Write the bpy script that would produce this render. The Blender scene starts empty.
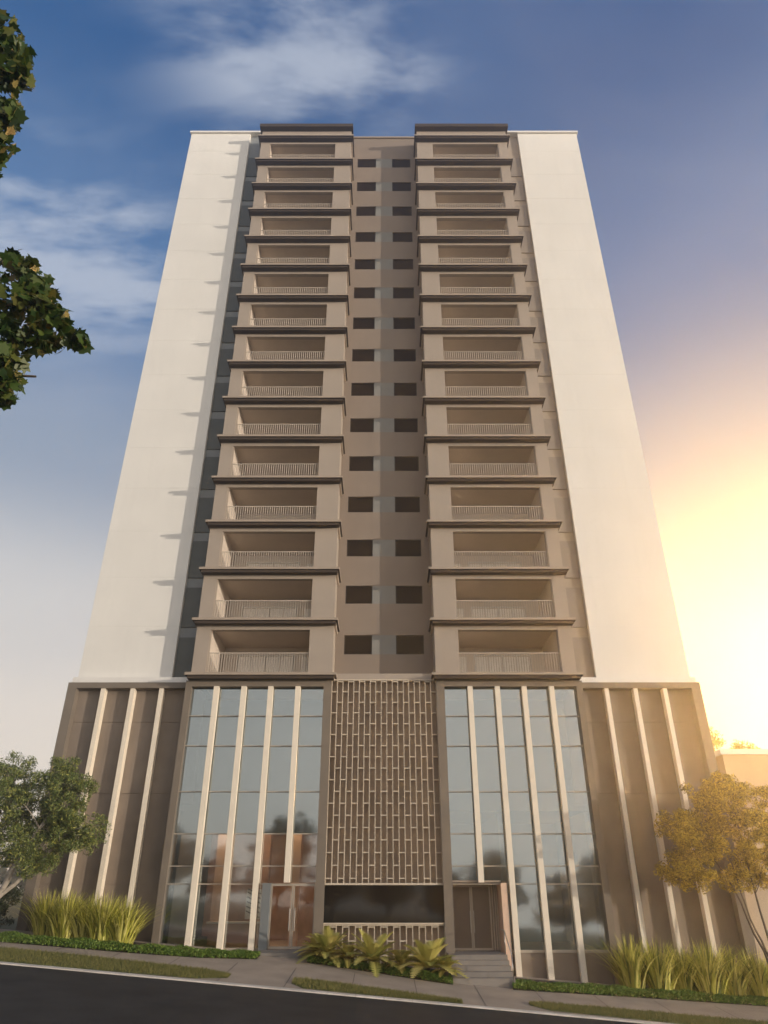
import bpy, math, random
import numpy as np
from mathutils import Vector, Matrix
random.seed(7)
rng = np.random.default_rng(7)
R = math.radians
S = bpy.context.scene
COL = S.collection

# ---------------------------------------------------------------- camera
cam_d = bpy.data.cameras.new('camera')
cam = bpy.data.objects.new('camera', cam_d); COL.objects.link(cam)
cam.location = (0, 0, 2.35)
cam.rotation_euler = (R(90 + 28.511), 0, 0)
cam_d.sensor_fit = 'VERTICAL'
cam_d.angle_y = 2 * math.atan(512 / 705.08)
cam_d.clip_start = 0.1; cam_d.clip_end = 5000
S.camera = cam
S.view_settings.view_transform = 'Standard'; S.view_settings.look = 'None'
S.view_settings.gamma = 1; S.view_settings.use_curve_mapping = False
S.view_settings.exposure = 0.12
S.cycles.use_denoising = True
S.cycles.max_bounces = 7; S.cycles.transparent_max_bounces = 24
S.cycles.use_adaptive_sampling = True; S.cycles.adaptive_threshold = 0.015

# ---------------------------------------------------------------- light: low sun from the right, behind the viewer
SUN_EL, SUN_AZ = R(4.5), math.atan2(0.894, -0.447)       # azimuth measured from +Y towards +X
sun_d = bpy.data.lights.new('sun', 'SUN')
sun_d.energy = 4.0; sun_d.angle = R(0.5); sun_d.color = (1.0, 0.88, 0.74)
sun = bpy.data.objects.new('sun', sun_d); COL.objects.link(sun)
to_sun = Vector((math.sin(SUN_AZ) * math.cos(SUN_EL), math.cos(SUN_AZ) * math.cos(SUN_EL), math.sin(SUN_EL)))
sun.rotation_euler = to_sun.to_track_quat('Z', 'Y').to_euler()
sun.location = (60, -40, 60)

# ---------------------------------------------------------------- world sky
W = bpy.data.worlds.new('World'); S.world = W; W.use_nodes = True
nt = W.node_tree; nt.nodes.clear()
def N(tree, typ, **kw):
    n = tree.nodes.new(typ)
    for k, v in kw.items(): setattr(n, k, v)
    return n
def math_node(tree, op, a, b=None, c=None, clamp=False):
    n = N(tree, 'ShaderNodeMath', operation=op, use_clamp=clamp)
    for i, v in enumerate((a, b, c)):
        if v is None: continue
        if isinstance(v, (int, float)): n.inputs[i].default_value = v
        else: tree.links.new(v, n.inputs[i])
    return n.outputs[0]
def mix_col(tree, fac, a, b, mode='MIX'):
    n = N(tree, 'ShaderNodeMix', data_type='RGBA', blend_type=mode)
    for sock, v in ((n.inputs[0], fac), (n.inputs[6], a), (n.inputs[7], b)):
        if isinstance(v, (int, float)): sock.default_value = v
        elif isinstance(v, tuple): sock.default_value = (*v, 1) if len(v) == 3 else v
        else: tree.links.new(v, sock)
    return n.outputs[2]
def ramp(tree, fac, stops, interp='LINEAR'):
    n = N(tree, 'ShaderNodeValToRGB'); n.color_ramp.interpolation = interp
    e = n.color_ramp.elements
    while len(e) < len(stops): e.new(0.5)
    for el, (p, c) in zip(e, stops):
        el.position = p; el.color = (c, c, c, 1) if isinstance(c, (int, float)) else (*c, 1)
    if fac is not None: tree.links.new(fac, n.inputs[0])
    return n.outputs[0]

sky = N(nt, 'ShaderNodeTexSky', sky_type='NISHITA')
sky.sun_disc = False; sky.sun_elevation = SUN_EL; sky.sun_rotation = SUN_AZ
sky.altitude = 300; sky.air_density = 1.0; sky.dust_density = 2.0; sky.ozone_density = 2.0
tc = N(nt, 'ShaderNodeTexCoord')
sep = N(nt, 'ShaderNodeSeparateXYZ'); nt.links.new(tc.outputs['Generated'], sep.inputs[0])
dz = math_node(nt, 'MAXIMUM', sep.outputs[2], 0.0)
# height colours of the evening air (times ten, the background runs at a tenth)
air = ramp(nt, dz, [(0.0, (9.2, 8.0, 6.7)), (0.16, (9.6, 8.8, 8.0)), (0.32, (7.6, 7.6, 7.6)), (0.5, (3.0, 3.85, 5.2)),
                    (0.68, (0.72, 2.0, 4.4)), (0.86, (0.16, 1.02, 2.95)), (1.0, (0.12, 0.8, 2.5))], 'EASE')
base = mix_col(nt, 0.86, sky.outputs[0], air)
# clouds: thin fair-weather wisps on a flat layer
div = N(nt, 'ShaderNodeVectorMath', operation='DIVIDE')
cz = math_node(nt, 'MAXIMUM', sep.outputs[2], 0.06)
cmb = N(nt, 'ShaderNodeCombineXYZ')
for i in range(3): nt.links.new(cz, cmb.inputs[i])
nt.links.new(tc.outputs['Generated'], div.inputs[0]); nt.links.new(cmb.outputs[0], div.inputs[1])
def cloud(scale, loc, detail, lo, hi, stretch=(1, 1, 1), dist=0.6):
    mp = N(nt, 'ShaderNodeMapping'); mp.inputs['Location'].default_value = loc; mp.inputs['Scale'].default_value = stretch
    nt.links.new(div.outputs[0], mp.inputs[0])
    no = N(nt, 'ShaderNodeTexNoise'); no.inputs['Scale'].default_value = scale; no.inputs['Detail'].default_value = detail
    no.inputs['Roughness'].default_value = 0.55; no.inputs['Distortion'].default_value = dist
    nt.links.new(mp.outputs[0], no.inputs[0])
    return ramp(nt, no.outputs[0], [(lo, 0.0), (hi, 1.0)], 'EASE')
def lobe(direction, power):
    d = N(nt, 'ShaderNodeVectorMath', operation='DOT_PRODUCT')
    nrm = N(nt, 'ShaderNodeVectorMath', operation='NORMALIZE'); nt.links.new(tc.outputs['Generated'], nrm.inputs[0])
    nt.links.new(nrm.outputs[0], d.inputs[0]); d.inputs[1].default_value = Vector(direction).normalized()
    return math_node(nt, 'POWER', math_node(nt, 'MAXIMUM', d.outputs['Value'], 0.0), power)
def total(*xs):
    o = xs[0]
    for x in xs[1:]: o = math_node(nt, 'ADD', o, x)
    return math_node(nt, 'MINIMUM', o, 1.0)
wisp = cloud(4.0, (4.1, 2.3, 0), 12, 0.40, 0.64, (0.8, 1.9, 1), 0.12)
bank = total(lobe((-0.09, 0.475, 0.875), 260), lobe((0.015, 0.48, 0.877), 520), math_node(nt, 'MULTIPLY', lobe((-0.18, 0.46, 0.87), 300), 0.8),
             lobe((-0.39, 0.60, 0.69), 240), lobe((-0.31, 0.645, 0.70), 260), math_node(nt, 'MULTIPLY', lobe((-0.46, 0.58, 0.67), 200), 0.9))
veil = cloud(1.4, (2.3, 1.7, 0), 6, 0.42, 0.75, (1, 1.4, 1), 0.1)
cl = math_node(nt, 'MULTIPLY', wisp, bank)
cl = math_node(nt, 'MULTIPLY', cl, 0.70)
cl2 = math_node(nt, 'MULTIPLY', veil, 0.12)
base = mix_col(nt, cl2, base, (5.2, 5.4, 6.2))
base = mix_col(nt, cl, base, (5.6, 6.1, 7.0))
# the sky is brightest on the side of the sun, behind the viewer
base = mix_col(nt, math_node(nt, 'MULTIPLY', lobe((0.5, -0.86, 0.08), 3.2), 0.8), base, (13.5, 12.4, 11.2))
# evening glow low on the right
GL = (0.532, 0.823, 0.200)
g1 = math_node(nt, 'MULTIPLY', lobe(GL, 12), 0.5)
g2 = lobe(GL, 32); g3 = lobe(GL, 5000)
base = mix_col(nt, g1, base, (7.8, 6.1, 4.8))
base = mix_col(nt, math_node(nt, 'MULTIPLY', g2, 0.35), base, (7.2, 5.4, 3.2))
base = mix_col(nt, math_node(nt, 'MULTIPLY', lobe(GL, 90), 0.6), base, (9.0, 6.6, 3.4))
base = mix_col(nt, g3, base, (31000.0, 17000.0, 5400.0))
bg = N(nt, 'ShaderNodeBackground'); bg.inputs['Strength'].default_value = 0.1
nt.links.new(base, bg.inputs[0])
wo = N(nt, 'ShaderNodeOutputWorld'); nt.links.new(bg.outputs[0], wo.inputs[0])

# ---------------------------------------------------------------- materials
def mat(name, col, rough=0.7, var=0.10, scale=1.5, bump=0.0, bscale=60, spec=0.35, metal=0.0, streak=0.0):
    m = bpy.data.materials.new(name); m.use_nodes = True
    t = m.node_tree; b = t.nodes['Principled BSDF']
    b.inputs['Roughness'].default_value = rough; b.inputs['Specular IOR Level'].default_value = spec; b.inputs['Metallic'].default_value = metal
    tcn = N(t, 'ShaderNodeTexCoord')
    no = N(t, 'ShaderNodeTexNoise'); no.inputs['Scale'].default_value = scale; no.inputs['Detail'].default_value = 6
    t.links.new(tcn.outputs['Object'], no.inputs[0])
    dark = tuple(c * (1 - var) for c in col); lite = tuple(min(1, c * (1 + var)) for c in col)
    c = ramp(t, no.outputs[0], [(0.3, dark), (0.7, lite)])
    if streak:
        mp = N(t, 'ShaderNodeMapping'); mp.inputs['Scale'].default_value = (2.5, 2.5, 0.12); t.links.new(tcn.outputs['Object'], mp.inputs[0])
        n2 = N(t, 'ShaderNodeTexNoise'); n2.inputs['Scale'].default_value = 1.3; n2.inputs['Detail'].default_value = 8
        t.links.new(mp.outputs[0], n2.inputs[0])
        f = ramp(t, n2.outputs[0], [(0.45, 0.0), (0.8, streak)])
        c = mix_col(t, f, c, tuple(x * 0.6 for x in col))
    t.links.new(c, b.inputs['Base Color'])
    if bump:
        bn = N(t, 'ShaderNodeTexNoise'); bn.inputs['Scale'].default_value = bscale; bn.inputs['Detail'].default_value = 4
        t.links.new(tcn.outputs['Object'], bn.inputs[0])
        bp = N(t, 'ShaderNodeBump'); bp.inputs['Strength'].default_value = bump; bp.inputs['Distance'].default_value = 0.01
        t.links.new(bn.outputs[0], bp.inputs['Height']); t.links.new(bp.outputs[0], b.inputs['Normal'])
    return m
def glass_mat(name, tint, refl=0.4, rough=0.015, gcol=(0.95, 0.95, 0.95)):
    m = bpy.data.materials.new(name); m.use_nodes = True
    t = m.node_tree; t.nodes.clear()
    tr = N(t, 'ShaderNodeBsdfTransparent'); tr.inputs[0].default_value = (*tint, 1)
    gl = N(t, 'ShaderNodeBsdfGlossy'); gl.inputs['Color'].default_value = (*gcol, 1); gl.inputs['Roughness'].default_value = rough
    tcn = N(t, 'ShaderNodeTexCoord'); no = N(t, 'ShaderNodeTexNoise'); no.inputs['Scale'].default_value = 0.7
    t.links.new(tcn.outputs['Object'], no.inputs[0])
    bp = N(t, 'ShaderNodeBump'); bp.inputs['Strength'].default_value = 0.10; bp.inputs['Distance'].default_value = 0.03
    t.links.new(no.outputs[0], bp.inputs['Height']); t.links.new(bp.outputs[0], gl.inputs['Normal'])
    fr = N(t, 'ShaderNodeFresnel'); fr.inputs[0].default_value = 1.5
    fac = math_node(t, 'ADD', math_node(t, 'MULTIPLY', fr.outputs[0], 0.8), refl, clamp=True)
    mx = N(t, 'ShaderNodeMixShader'); t.links.new(fac, mx.inputs[0]); t.links.new(tr.outputs[0], mx.inputs[1]); t.links.new(gl.outputs[0], mx.inputs[2])
    o = N(t, 'ShaderNodeOutputMaterial'); t.links.new(mx.outputs[0], o.inputs[0])
    return m
def leaf_mat(name, cols, trans=0.35, rough=0.5):
    m = bpy.data.materials.new(name); m.use_nodes = True
    t = m.node_tree; b = t.nodes['Principled BSDF']; o = t.nodes['Material Output']
    geo = N(t, 'ShaderNodeNewGeometry')
    c = ramp(t, geo.outputs['Random Per Island'], [(i / (len(cols) - 1), x) for i, x in enumerate(cols)])
    t.links.new(c, b.inputs['Base Color']); b.inputs['Roughness'].default_value = rough; b.inputs['Specular IOR Level'].default_value = 0.3
    tl = N(t, 'ShaderNodeBsdfTranslucent'); t.links.new(mix_col(t, 0.5, c, (0.35, 0.4, 0.05), 'OVERLAY'), tl.inputs[0])
    mx = N(t, 'ShaderNodeMixShader'); mx.inputs[0].default_value = trans
    t.links.new(b.outputs[0], mx.inputs[1]); t.links.new(tl.outputs[0], mx.inputs[2]); t.links.new(mx.outputs[0], o.inputs[0])
    return m
M = {
 'white': mat('white_render', (0.76, 0.73, 0.67), 0.85, 0.03, 0.4, 0.15, 40, streak=0.10),
 'white_trim': mat('white_trim', (0.74, 0.71, 0.66), 0.7, 0.03),
 'beige': mat('beige_render', (0.37, 0.308, 0.25), 0.85, 0.05, 0.7, 0.15, 45, streak=0.10),
 'slab': mat('brown_slab_paint', (0.36, 0.29, 0.225), 0.75, 0.06, 0.9, 0.1),
 'ceiling': mat('pale_ceiling', (0.62, 0.53, 0.44), 0.85, 0.04),
 'recess_beige_lit': mat('recess_beige_lit', (0.36, 0.30, 0.24), 0.8, 0.06),  # right recess lighter than the left: hazy light put into the colour
 'recess_beige_lit_dark': mat('recess_beige_lit_window', (0.26, 0.22, 0.18), 0.5, 0.06),
 'brown_soffit_shade': mat('dark_brown_soffit_shade', (0.06, 0.044, 0.033), 0.85, 0.08),  # slab undersides carry their shade in this colour; dark brown on the crown cap
 'centre': mat('warm_grey_render', (0.25, 0.20, 0.16), 0.85, 0.05, 0.6, 0.15, 45, streak=0.12),
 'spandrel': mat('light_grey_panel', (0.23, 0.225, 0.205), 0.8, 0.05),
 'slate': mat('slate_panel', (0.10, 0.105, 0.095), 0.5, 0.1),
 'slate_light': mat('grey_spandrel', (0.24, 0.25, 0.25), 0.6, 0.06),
 'frame': mat('taupe_frame', (0.19, 0.155, 0.12), 0.7, 0.08, 1.2, 0.1),
 'panel': mat('brown_panel', (0.235, 0.187, 0.145), 0.75, 0.14, 0.8, 0.15, 30, streak=0.25),
 'cream': mat('cream_fin', (0.80, 0.70, 0.56), 0.55, 0.04),
 'lattice': mat('sand_lattice', (0.58, 0.49, 0.38), 0.7, 0.06),
 'back': mat('brown_backing', (0.34, 0.265, 0.20), 0.85, 0.15, 1.0, 0.1),
 'mullion': mat('bronze_mullion', (0.42, 0.36, 0.29), 0.45, 0.05, metal=0.3),
 'rail': mat('bronze_rail', (0.52, 0.45, 0.37), 0.5, 0.05),
 'darkglass': mat('dark_window_glass', (0.022, 0.014, 0.009), 0.3, 0.1, spec=0.1),
 'winframe': mat('window_frame', (0.035, 0.025, 0.018), 0.5, 0.05),
 'screen': mat('black_screen', (0.008, 0.007, 0.006), 0.06, 0.1, spec=0.6),
 'curtain': mat('white_curtain', (0.90, 0.86, 0.80), 0.9, 0.06, 3),
 'door': mat('brown_door', (0.16, 0.115, 0.085), 0.4, 0.1),
 'peach': mat('peach_render', (0.72, 0.50, 0.36), 0.8, 0.05),
 'terracotta': mat('terracotta_wood', (0.46, 0.27, 0.18), 0.6, 0.18, 2.5),
 'pillar': mat('blue_grey_pillar', (0.17, 0.18, 0.18), 0.6, 0.05),
 'stone': mat('grey_stone_step', (0.23, 0.205, 0.18), 0.75, 0.1, 2, 0.2),
 'lobby_floor': mat('lobby_floor', (0.60, 0.53, 0.45), 0.25, 0.08),
 'lobby_dark': mat('lobby_dark', (0.10, 0.085, 0.07), 0.8, 0.1),
 'steel': mat('steel', (0.45, 0.43, 0.40), 0.3, 0.03, metal=0.9),
 'asphalt': mat('asphalt', (0.030, 0.028, 0.027), 0.85, 0.35, 0.8, 0.6, 90, spec=0.25),
 'paving': mat('paving', (0.34, 0.275, 0.215), 0.9, 0.14, 0.9, 0.3, 80),
 'joint': mat('paving_joint', (0.12, 0.10, 0.085), 0.9, 0.1),
 'kerb': mat('kerb_concrete', (0.64, 0.58, 0.51), 0.85, 0.18, 1.2, 0.4, 60),
 'turf': mat('turf', (0.11, 0.125, 0.04), 0.95, 0.35, 2.0, 0.6, 50),
 'soil': mat('soil', (0.035, 0.028, 0.02), 0.95, 0.3, 3, 0.7, 30),
 'land': mat('land', (0.09, 0.10, 0.045), 0.95, 0.3, 0.1),
 'line': mat('worn_road_paint', (0.09, 0.088, 0.083), 0.85, 0.3, 2),
 'neighbour': mat('neighbour_render', (0.58, 0.44, 0.27), 0.85, 0.06, 0.8, streak=0.1),
 'wallbeige': mat('boundary_wall_render', (0.50, 0.41, 0.31), 0.85, 0.07, 0.8, 0.15),
 'bark': mat('pale_bark', (0.36, 0.31, 0.25), 0.9, 0.3, 6, 0.6, 30),
 'bark_dark': mat('dark_bark', (0.12, 0.09, 0.065), 0.9, 0.3, 6, 0.6, 30),
 'glass': glass_mat('bay_glass', (0.97, 0.95, 0.92), 0.20, 0.05, (0.82, 0.94, 1.0)),
 'glass_door': glass_mat('door_glass', (0.97, 0.95, 0.92), 0.06, 0.03),
 'leaf_olive': leaf_mat('olive_leaf', [(0.07, 0.10, 0.03), (0.13, 0.17, 0.05), (0.21, 0.25, 0.07), (0.38, 0.36, 0.08)], 0.25),
 'leaf_gold': leaf_mat('golden_leaf', [(0.16, 0.11, 0.012), (0.36, 0.25, 0.03), (0.58, 0.42, 0.05), (0.78, 0.58, 0.08)], 0.5),
 'leaf_maple': leaf_mat('broad_leaf', [(0.018, 0.038, 0.008), (0.03, 0.06, 0.012), (0.05, 0.085, 0.014), (0.085, 0.11, 0.02), (0.13, 0.10, 0.025)], 0.3, 0.4),
 'leaf_avenue': leaf_mat('avenue_leaf', [(0.09, 0.08, 0.03), (0.14, 0.115, 0.045), (0.20, 0.16, 0.06)], 0.3),
 'leaf_dark': leaf_mat('dark_leaf', [(0.015, 0.025, 0.008), (0.03, 0.04, 0.012), (0.045, 0.055, 0.018)], 0.2),
 'flax': leaf_mat('flax_blade', [(0.14, 0.17, 0.02), (0.42, 0.41, 0.06), (0.70, 0.64, 0.13), (0.85, 0.78, 0.28), (0.52, 0.49, 0.08)], 0.3),
 'cycad': leaf_mat('cycad_leaflet', [(0.26, 0.27, 0.06), (0.46, 0.43, 0.11), (0.62, 0.55, 0.16), (0.75, 0.63, 0.22)], 0.3),
 'cycad_y': leaf_mat('yellow_frond', [(0.28, 0.25, 0.06), (0.46, 0.38, 0.09), (0.6, 0.48, 0.14)], 0.3),
 'hedge': leaf_mat('groundcover_leaf', [(0.05, 0.11, 0.015), (0.13, 0.21, 0.03), (0.25, 0.33, 0.06)], 0.25),
 'grass': leaf_mat('grass_blade', [(0.11, 0.12, 0.03), (0.20, 0.19, 0.055), (0.30, 0.26, 0.09)], 0.3),
}

lm = bpy.data.materials.new('warm_fill_lamp'); lm.use_nodes = True
lb_ = lm.node_tree.nodes['Principled BSDF']; lb_.inputs['Emission Color'].default_value = (1, 0.72, 0.45, 1); lb_.inputs['Emission Strength'].default_value = 100  # glow of the lights added to brighten the lobby
M['fill_lamp'] = lm
# ---------------------------------------------------------------- mesh helpers
class MB:
    def __init__(s): s.v, s.f, s.m = [], [], []
    def box(s, x0, x1, y0, y1, z0, z1, mi=0, under=None):
        if x0 > x1: x0, x1 = x1, x0
        n = len(s.v)
        s.v += [(x0,y0,z0),(x1,y0,z0),(x1,y1,z0),(x0,y1,z0),(x0,y0,z1),(x1,y0,z1),(x1,y1,z1),(x0,y1,z1)]
        fs = [(3,2,1,0),(4,5,6,7),(0,1,5,4),(1,2,6,5),(2,3,7,6),(3,0,4,7)]
        s.f += [tuple(n+i for i in q) for q in fs]
        s.m += [mi if under is None else under] + [mi]*5
        return s
    def poly(s, pts, mi=0):
        n = len(s.v); s.v += [tuple(p) for p in pts]; s.f.append(tuple(range(n, n+len(pts)))); s.m.append(mi)
        return s
    def tube(s, pts, rad, seg=6, mi=0, cap=True):
        pts = [Vector(p) for p in pts]; n0 = len(s.v); k = len(pts)
        for i, p in enumerate(pts):
            d = (pts[min(i+1,k-1)] - pts[max(i-1,0)]).normalized()
            a = d.orthogonal().normalized() if abs(d.z) > 0.99 else d.cross(Vector((0,0,1))).normalized()
            b = d.cross(a); r = rad[i] if isinstance(rad, (list, tuple)) else rad
            for j in range(seg):
                t = 2*math.pi*j/seg; q = p + (a*math.cos(t) + b*math.sin(t))*r; s.v.append(tuple(q))
        for i in range(k-1):
            for j in range(seg):
                a0 = n0+i*seg+j; a1 = n0+i*seg+(j+1)%seg
                s.f.append((a0, a1, a1+seg, a0+seg)); s.m.append(mi)
        if cap:
            s.f.append(tuple(n0+j for j in reversed(range(seg)))); s.m.append(mi)
            s.f.append(tuple(n0+(k-1)*seg+j for j in range(seg))); s.m.append(mi)
        return s
    def mesh(s, name, mats, smooth=False):
        me = bpy.data.meshes.new(name); me.from_pydata(s.v, [], s.f)
        for m in (mats if isinstance(mats, (list, tuple)) else [mats]): me.materials.append(m)
        me.polygons.foreach_set('material_index', s.m)
        if smooth: me.polygons.foreach_set('use_smooth', [True]*len(s.f))
        me.update(); return me
    def build(s, name, mats, parent=None, smooth=False):
        return link(name, s.mesh(name, mats, smooth), parent)
def link(name, me, parent=None, loc=None):
    o = bpy.data.objects.new(name, me); COL.objects.link(o)
    if parent: o.parent = parent
    if loc: o.location = loc
    return o
def tag(o, label, cat, group=None, kind=None):
    o['label'] = label; o['category'] = cat
    if group: o['group'] = group
    if kind: o['kind'] = kind
    return o
def thing(name, label, cat, loc=(0,0,0), group=None):
    o = bpy.data.objects.new(name, None); COL.objects.link(o); o.location = loc; o.empty_display_size = 0.3
    return tag(o, label, cat, group)
def struct(name, mb, m):
    o = mb.build(name, m); o['kind'] = 'structure'; return o
def dup(o, parent=None, loc=None):
    c = o.copy(); COL.objects.link(c)
    if parent: c.parent = parent
    if loc is not None: c.location = loc
    for ch in o.children: dup(ch, c)
    return c

# ---------------------------------------------------------------- ground, street
def G(x, y):
    zx = -0.35 - 0.0765*max(-45, min(45, x))
    if y >= 37: return zx
    if y >= 29.8: return zx - 0.07*(37-y)
    return zx - 0.504 - 0.19
def sheet(xs, ys, dz=0.0, f=G):
    mb = MB()
    for i in range(len(xs)-1):
        for j in range(len(ys)-1):
            q = [(xs[i],ys[j]),(xs[i+1],ys[j]),(xs[i+1],ys[j+1]),(xs[i],ys[j+1])]
            mb.poly([(x, y, f(x, y)+dz) for x, y in q])
    return mb
XS = [-118, -45, -20, -10, 0, 10, 20, 45, 118]
struct('ground', sheet(XS, [29.81, 37, 60, 165], -0.02), M['land'])
struct('road', sheet(XS, [15, 22, 29.8]), M['asphalt'])
struct('far_ground', sheet(XS, [-78, -60, 0, 11.5], 0.12), M['land'])
struct('far_pavement', sheet(XS, [11.5, 14.7], 0.134), M['paving'])
def kerb_mb(y0, y1, top):
    mb = MB()
    for x in range(-60, 60, 1):
        a, b = x+0.006, x+0.994
        p = []
        for (xx, yy, zz) in ((a,y0,0),(b,y0,0),(b,y1,0),(a,y1,0)):
            p.append((xx,yy,G(xx,20)-0.05))
        q = [(xx,yy,G(xx,20)+top) for xx,yy in ((a,y0+0.02),(b,y0+0.02),(b,y1),(a,y1))]
        n = len(mb.v); mb.v += p+q
        for f in ((4,5,6,7),(0,1,5,4),(1,2,6,5),(2,3,7,6),(3,0,4,7)): mb.f.append(tuple(n+i for i in f)); mb.m.append(0)
    return mb
struct('kerb', kerb_mb(29.70, 30.14, 0.225), M['kerb'])
struct('far_kerb', kerb_mb(14.7, 15.0, 0.14), M['kerb'])
struct('pavement', sheet([-45,-20,-10,0,10,20,45], [30.14, 32, 34.2, 37, 37.6], 0.004), M['paving'])
pj = MB()
for x in np.arange(-30, 30, 2.4):
    for (y0, y1) in ((30.1, 32), (32, 34.2)):
        pj.poly([(xx, yy, G(xx, yy)+0.008) for xx, yy in ((x,y0),(x+0.03,y0),(x+0.03,y1),(x,y1))])
struct('pavement_joint', pj, M['joint'])
rl = MB()
for x0, x1 in ((-30,-22),(-17,-12.5),(-9.6,-4.6),(0.5,4.0),(9,15)):
    rl.poly([(x, y, G(x, y)+0.004) for x, y in ((x0,24.6),(x1,24.6),(x1,24.72),(x0,24.72))])
struct('road_marking', rl, M['line'])
# turf sheets on the verge and soil beds along the building
def bed(name, pts, m, dz):
    mb = MB()
    for (x0, a0, b0), (x1, a1, b1) in zip(pts, pts[1:]):
        mb.poly([(x0,a0,G(x0,a0)+dz),(x1,a1,G(x1,a1)+dz),(x1,b1,G(x1,b1)+dz),(x0,b0,G(x0,b0)+dz)])
    return struct(name, mb, m)
VERGE = {'a': [(-40,30.1,32.9),(-12,30.1,32.75),(-6.8,30.3,32.2),(-5.75,30.9,31.6)],
         'b': [(-3.4,31.0,32.0),(-2.9,30.3,32.15),(-0.5,30.2,31.6),(2.8,30.2,30.75)],
         'c': [(5.3,31.0,31.4),(5.9,30.4,31.8),(10,30.2,31.9),(40,30.2,32.0)]}
BEDS = {'a': [(-40,33.9,37.6),(-16,33.9,37.6),(-10.6,34.1,36.8),(-7.6,34.45,36.7),(-5.4,35.3,36.7)],
        'b': [(-3.3,35.6,36.9),(-1,34.9,36.9),(1.5,34.0,36.9),(2.75,33.6,36.9)],
        'c': [(5.15,33.7,36.5),(10.4,34.5,36.7),(16.3,35.2,37.8),(40,35.2,37.8)]}
for k in 'abc':
    bed('verge', VERGE[k], M['turf'], 0.009); bed('planting_bed', BEDS[k], M['soil'], 0.012)

# ---------------------------------------------------------------- the tower
FH = 3.017; Z0 = 12.63                    # floor height, top of the first slab
zt = lambda k: Z0 + FH*k
TOP = 60.3
tower = thing('apartment_tower', 'tall white and beige apartment tower with stacked balconies above a brown and glass podium', 'building', (0, 37, 0))
tower.location = (0, 0, 0)

def side_wing(sx):
    mb = MB(); a, b = 11.55*sx, 16.63*sx
    mb.box(a, b, 38.008, 52, 12.3, TOP-0.05)
    for k in range(16):
        z0 = zt(k) + (0.04 if k == 0 else 0.0); z1 = min(zt(k+1)-0.010, TOP-0.06)
        mb.box(a+0.003*sx, b-0.003*sx, 38.0, 38.012, z0, z1)
        mb.box(b-0.01*sx, b+0.01*sx, 38.002, 51.9, z0, z1)
    o = mb.build('side_wing', M['white'], tower)
    c = MB(); c.box(10.46*sx, b+0.12*sx, 37.86, 52.1, TOP-0.04, TOP+0.16)
    c.build('parapet_cap', M['white_trim'], o)
    l = MB(); l.box(10.5*sx, 16.75*sx, 37.62, 37.99, 12.36, 12.66); l.build('base_ledge', M['white_trim'], o)
    # recess strip between wing and balconies
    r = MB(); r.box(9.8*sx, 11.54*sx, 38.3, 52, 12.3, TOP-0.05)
    ro = r.build('recess_wall', M['slate_light' if sx < 0 else 'recess_beige_lit'], tower)
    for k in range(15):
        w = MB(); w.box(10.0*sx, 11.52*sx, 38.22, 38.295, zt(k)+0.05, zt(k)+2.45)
        w.build('recess_window', M['slate' if sx < 0 else 'recess_beige_lit_dark'], ro)
for sx in (-1, 1): side_wing(sx)

# centre wall with a pair of recessed windows on each floor
cw = MB(); YC = 38.5
zprev = 12.3
for k in range(16):
    z0, z1 = (zt(k)+1.56, zt(k)+2.68) if k < 15 else (TOP, TOP)
    cw.box(-3.0, 3.0, YC, YC+0.4, zprev, z0)
    if k < 15:
        for a, b in ((-3.0,-2.25),(2.25,3.0)): cw.box(a, b, YC, YC+0.4, z0, z1)
        cw.box(-0.68, 0.68, YC+0.004, YC+0.4, z0, z1, 1)
    zprev = z1
cw.box(-3.0, 3.0, YC+0.41, 52, 12.3, TOP-0.1)
cwo = cw.build('centre_wall', [M['centre'], M['spandrel']], tower)
cc = MB(); cc.box(-3.1, 3.1, YC-0.12, 52.05, TOP+0.003, TOP+0.15); cc.build('parapet_cap', M['slab'], cwo)
cl_ = MB(); cl_.box(-2.74, 2.74, 37.35, YC-0.003, 12.42, 12.78); cl_.build('ledge', M['beige'], cwo)
def window_mesh(s):
    mb = MB(); a, b = sorted((0.68*s, 2.25*s)); y = YC+0.10
    mb.box(a+0.002, b-0.002, y, y+0.03, 1.562, 2.678, 0)
    for x in (a+0.03, b-0.03): mb.box(x-0.028, x+0.028, y-0.03, y-0.002, 1.563, 2.677, 1)
    for z in (1.59, 2.65): mb.box(a+0.06, b-0.06, y-0.028, y-0.003, z-0.025, z+0.025, 1)
    return mb.mesh('window', [M['darkglass'], M['winframe']])
for s in (-1, 1):
    wm = window_mesh(s)
    for k in range(15): link('window', wm, cwo, (0, 0, zt(k)))

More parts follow.
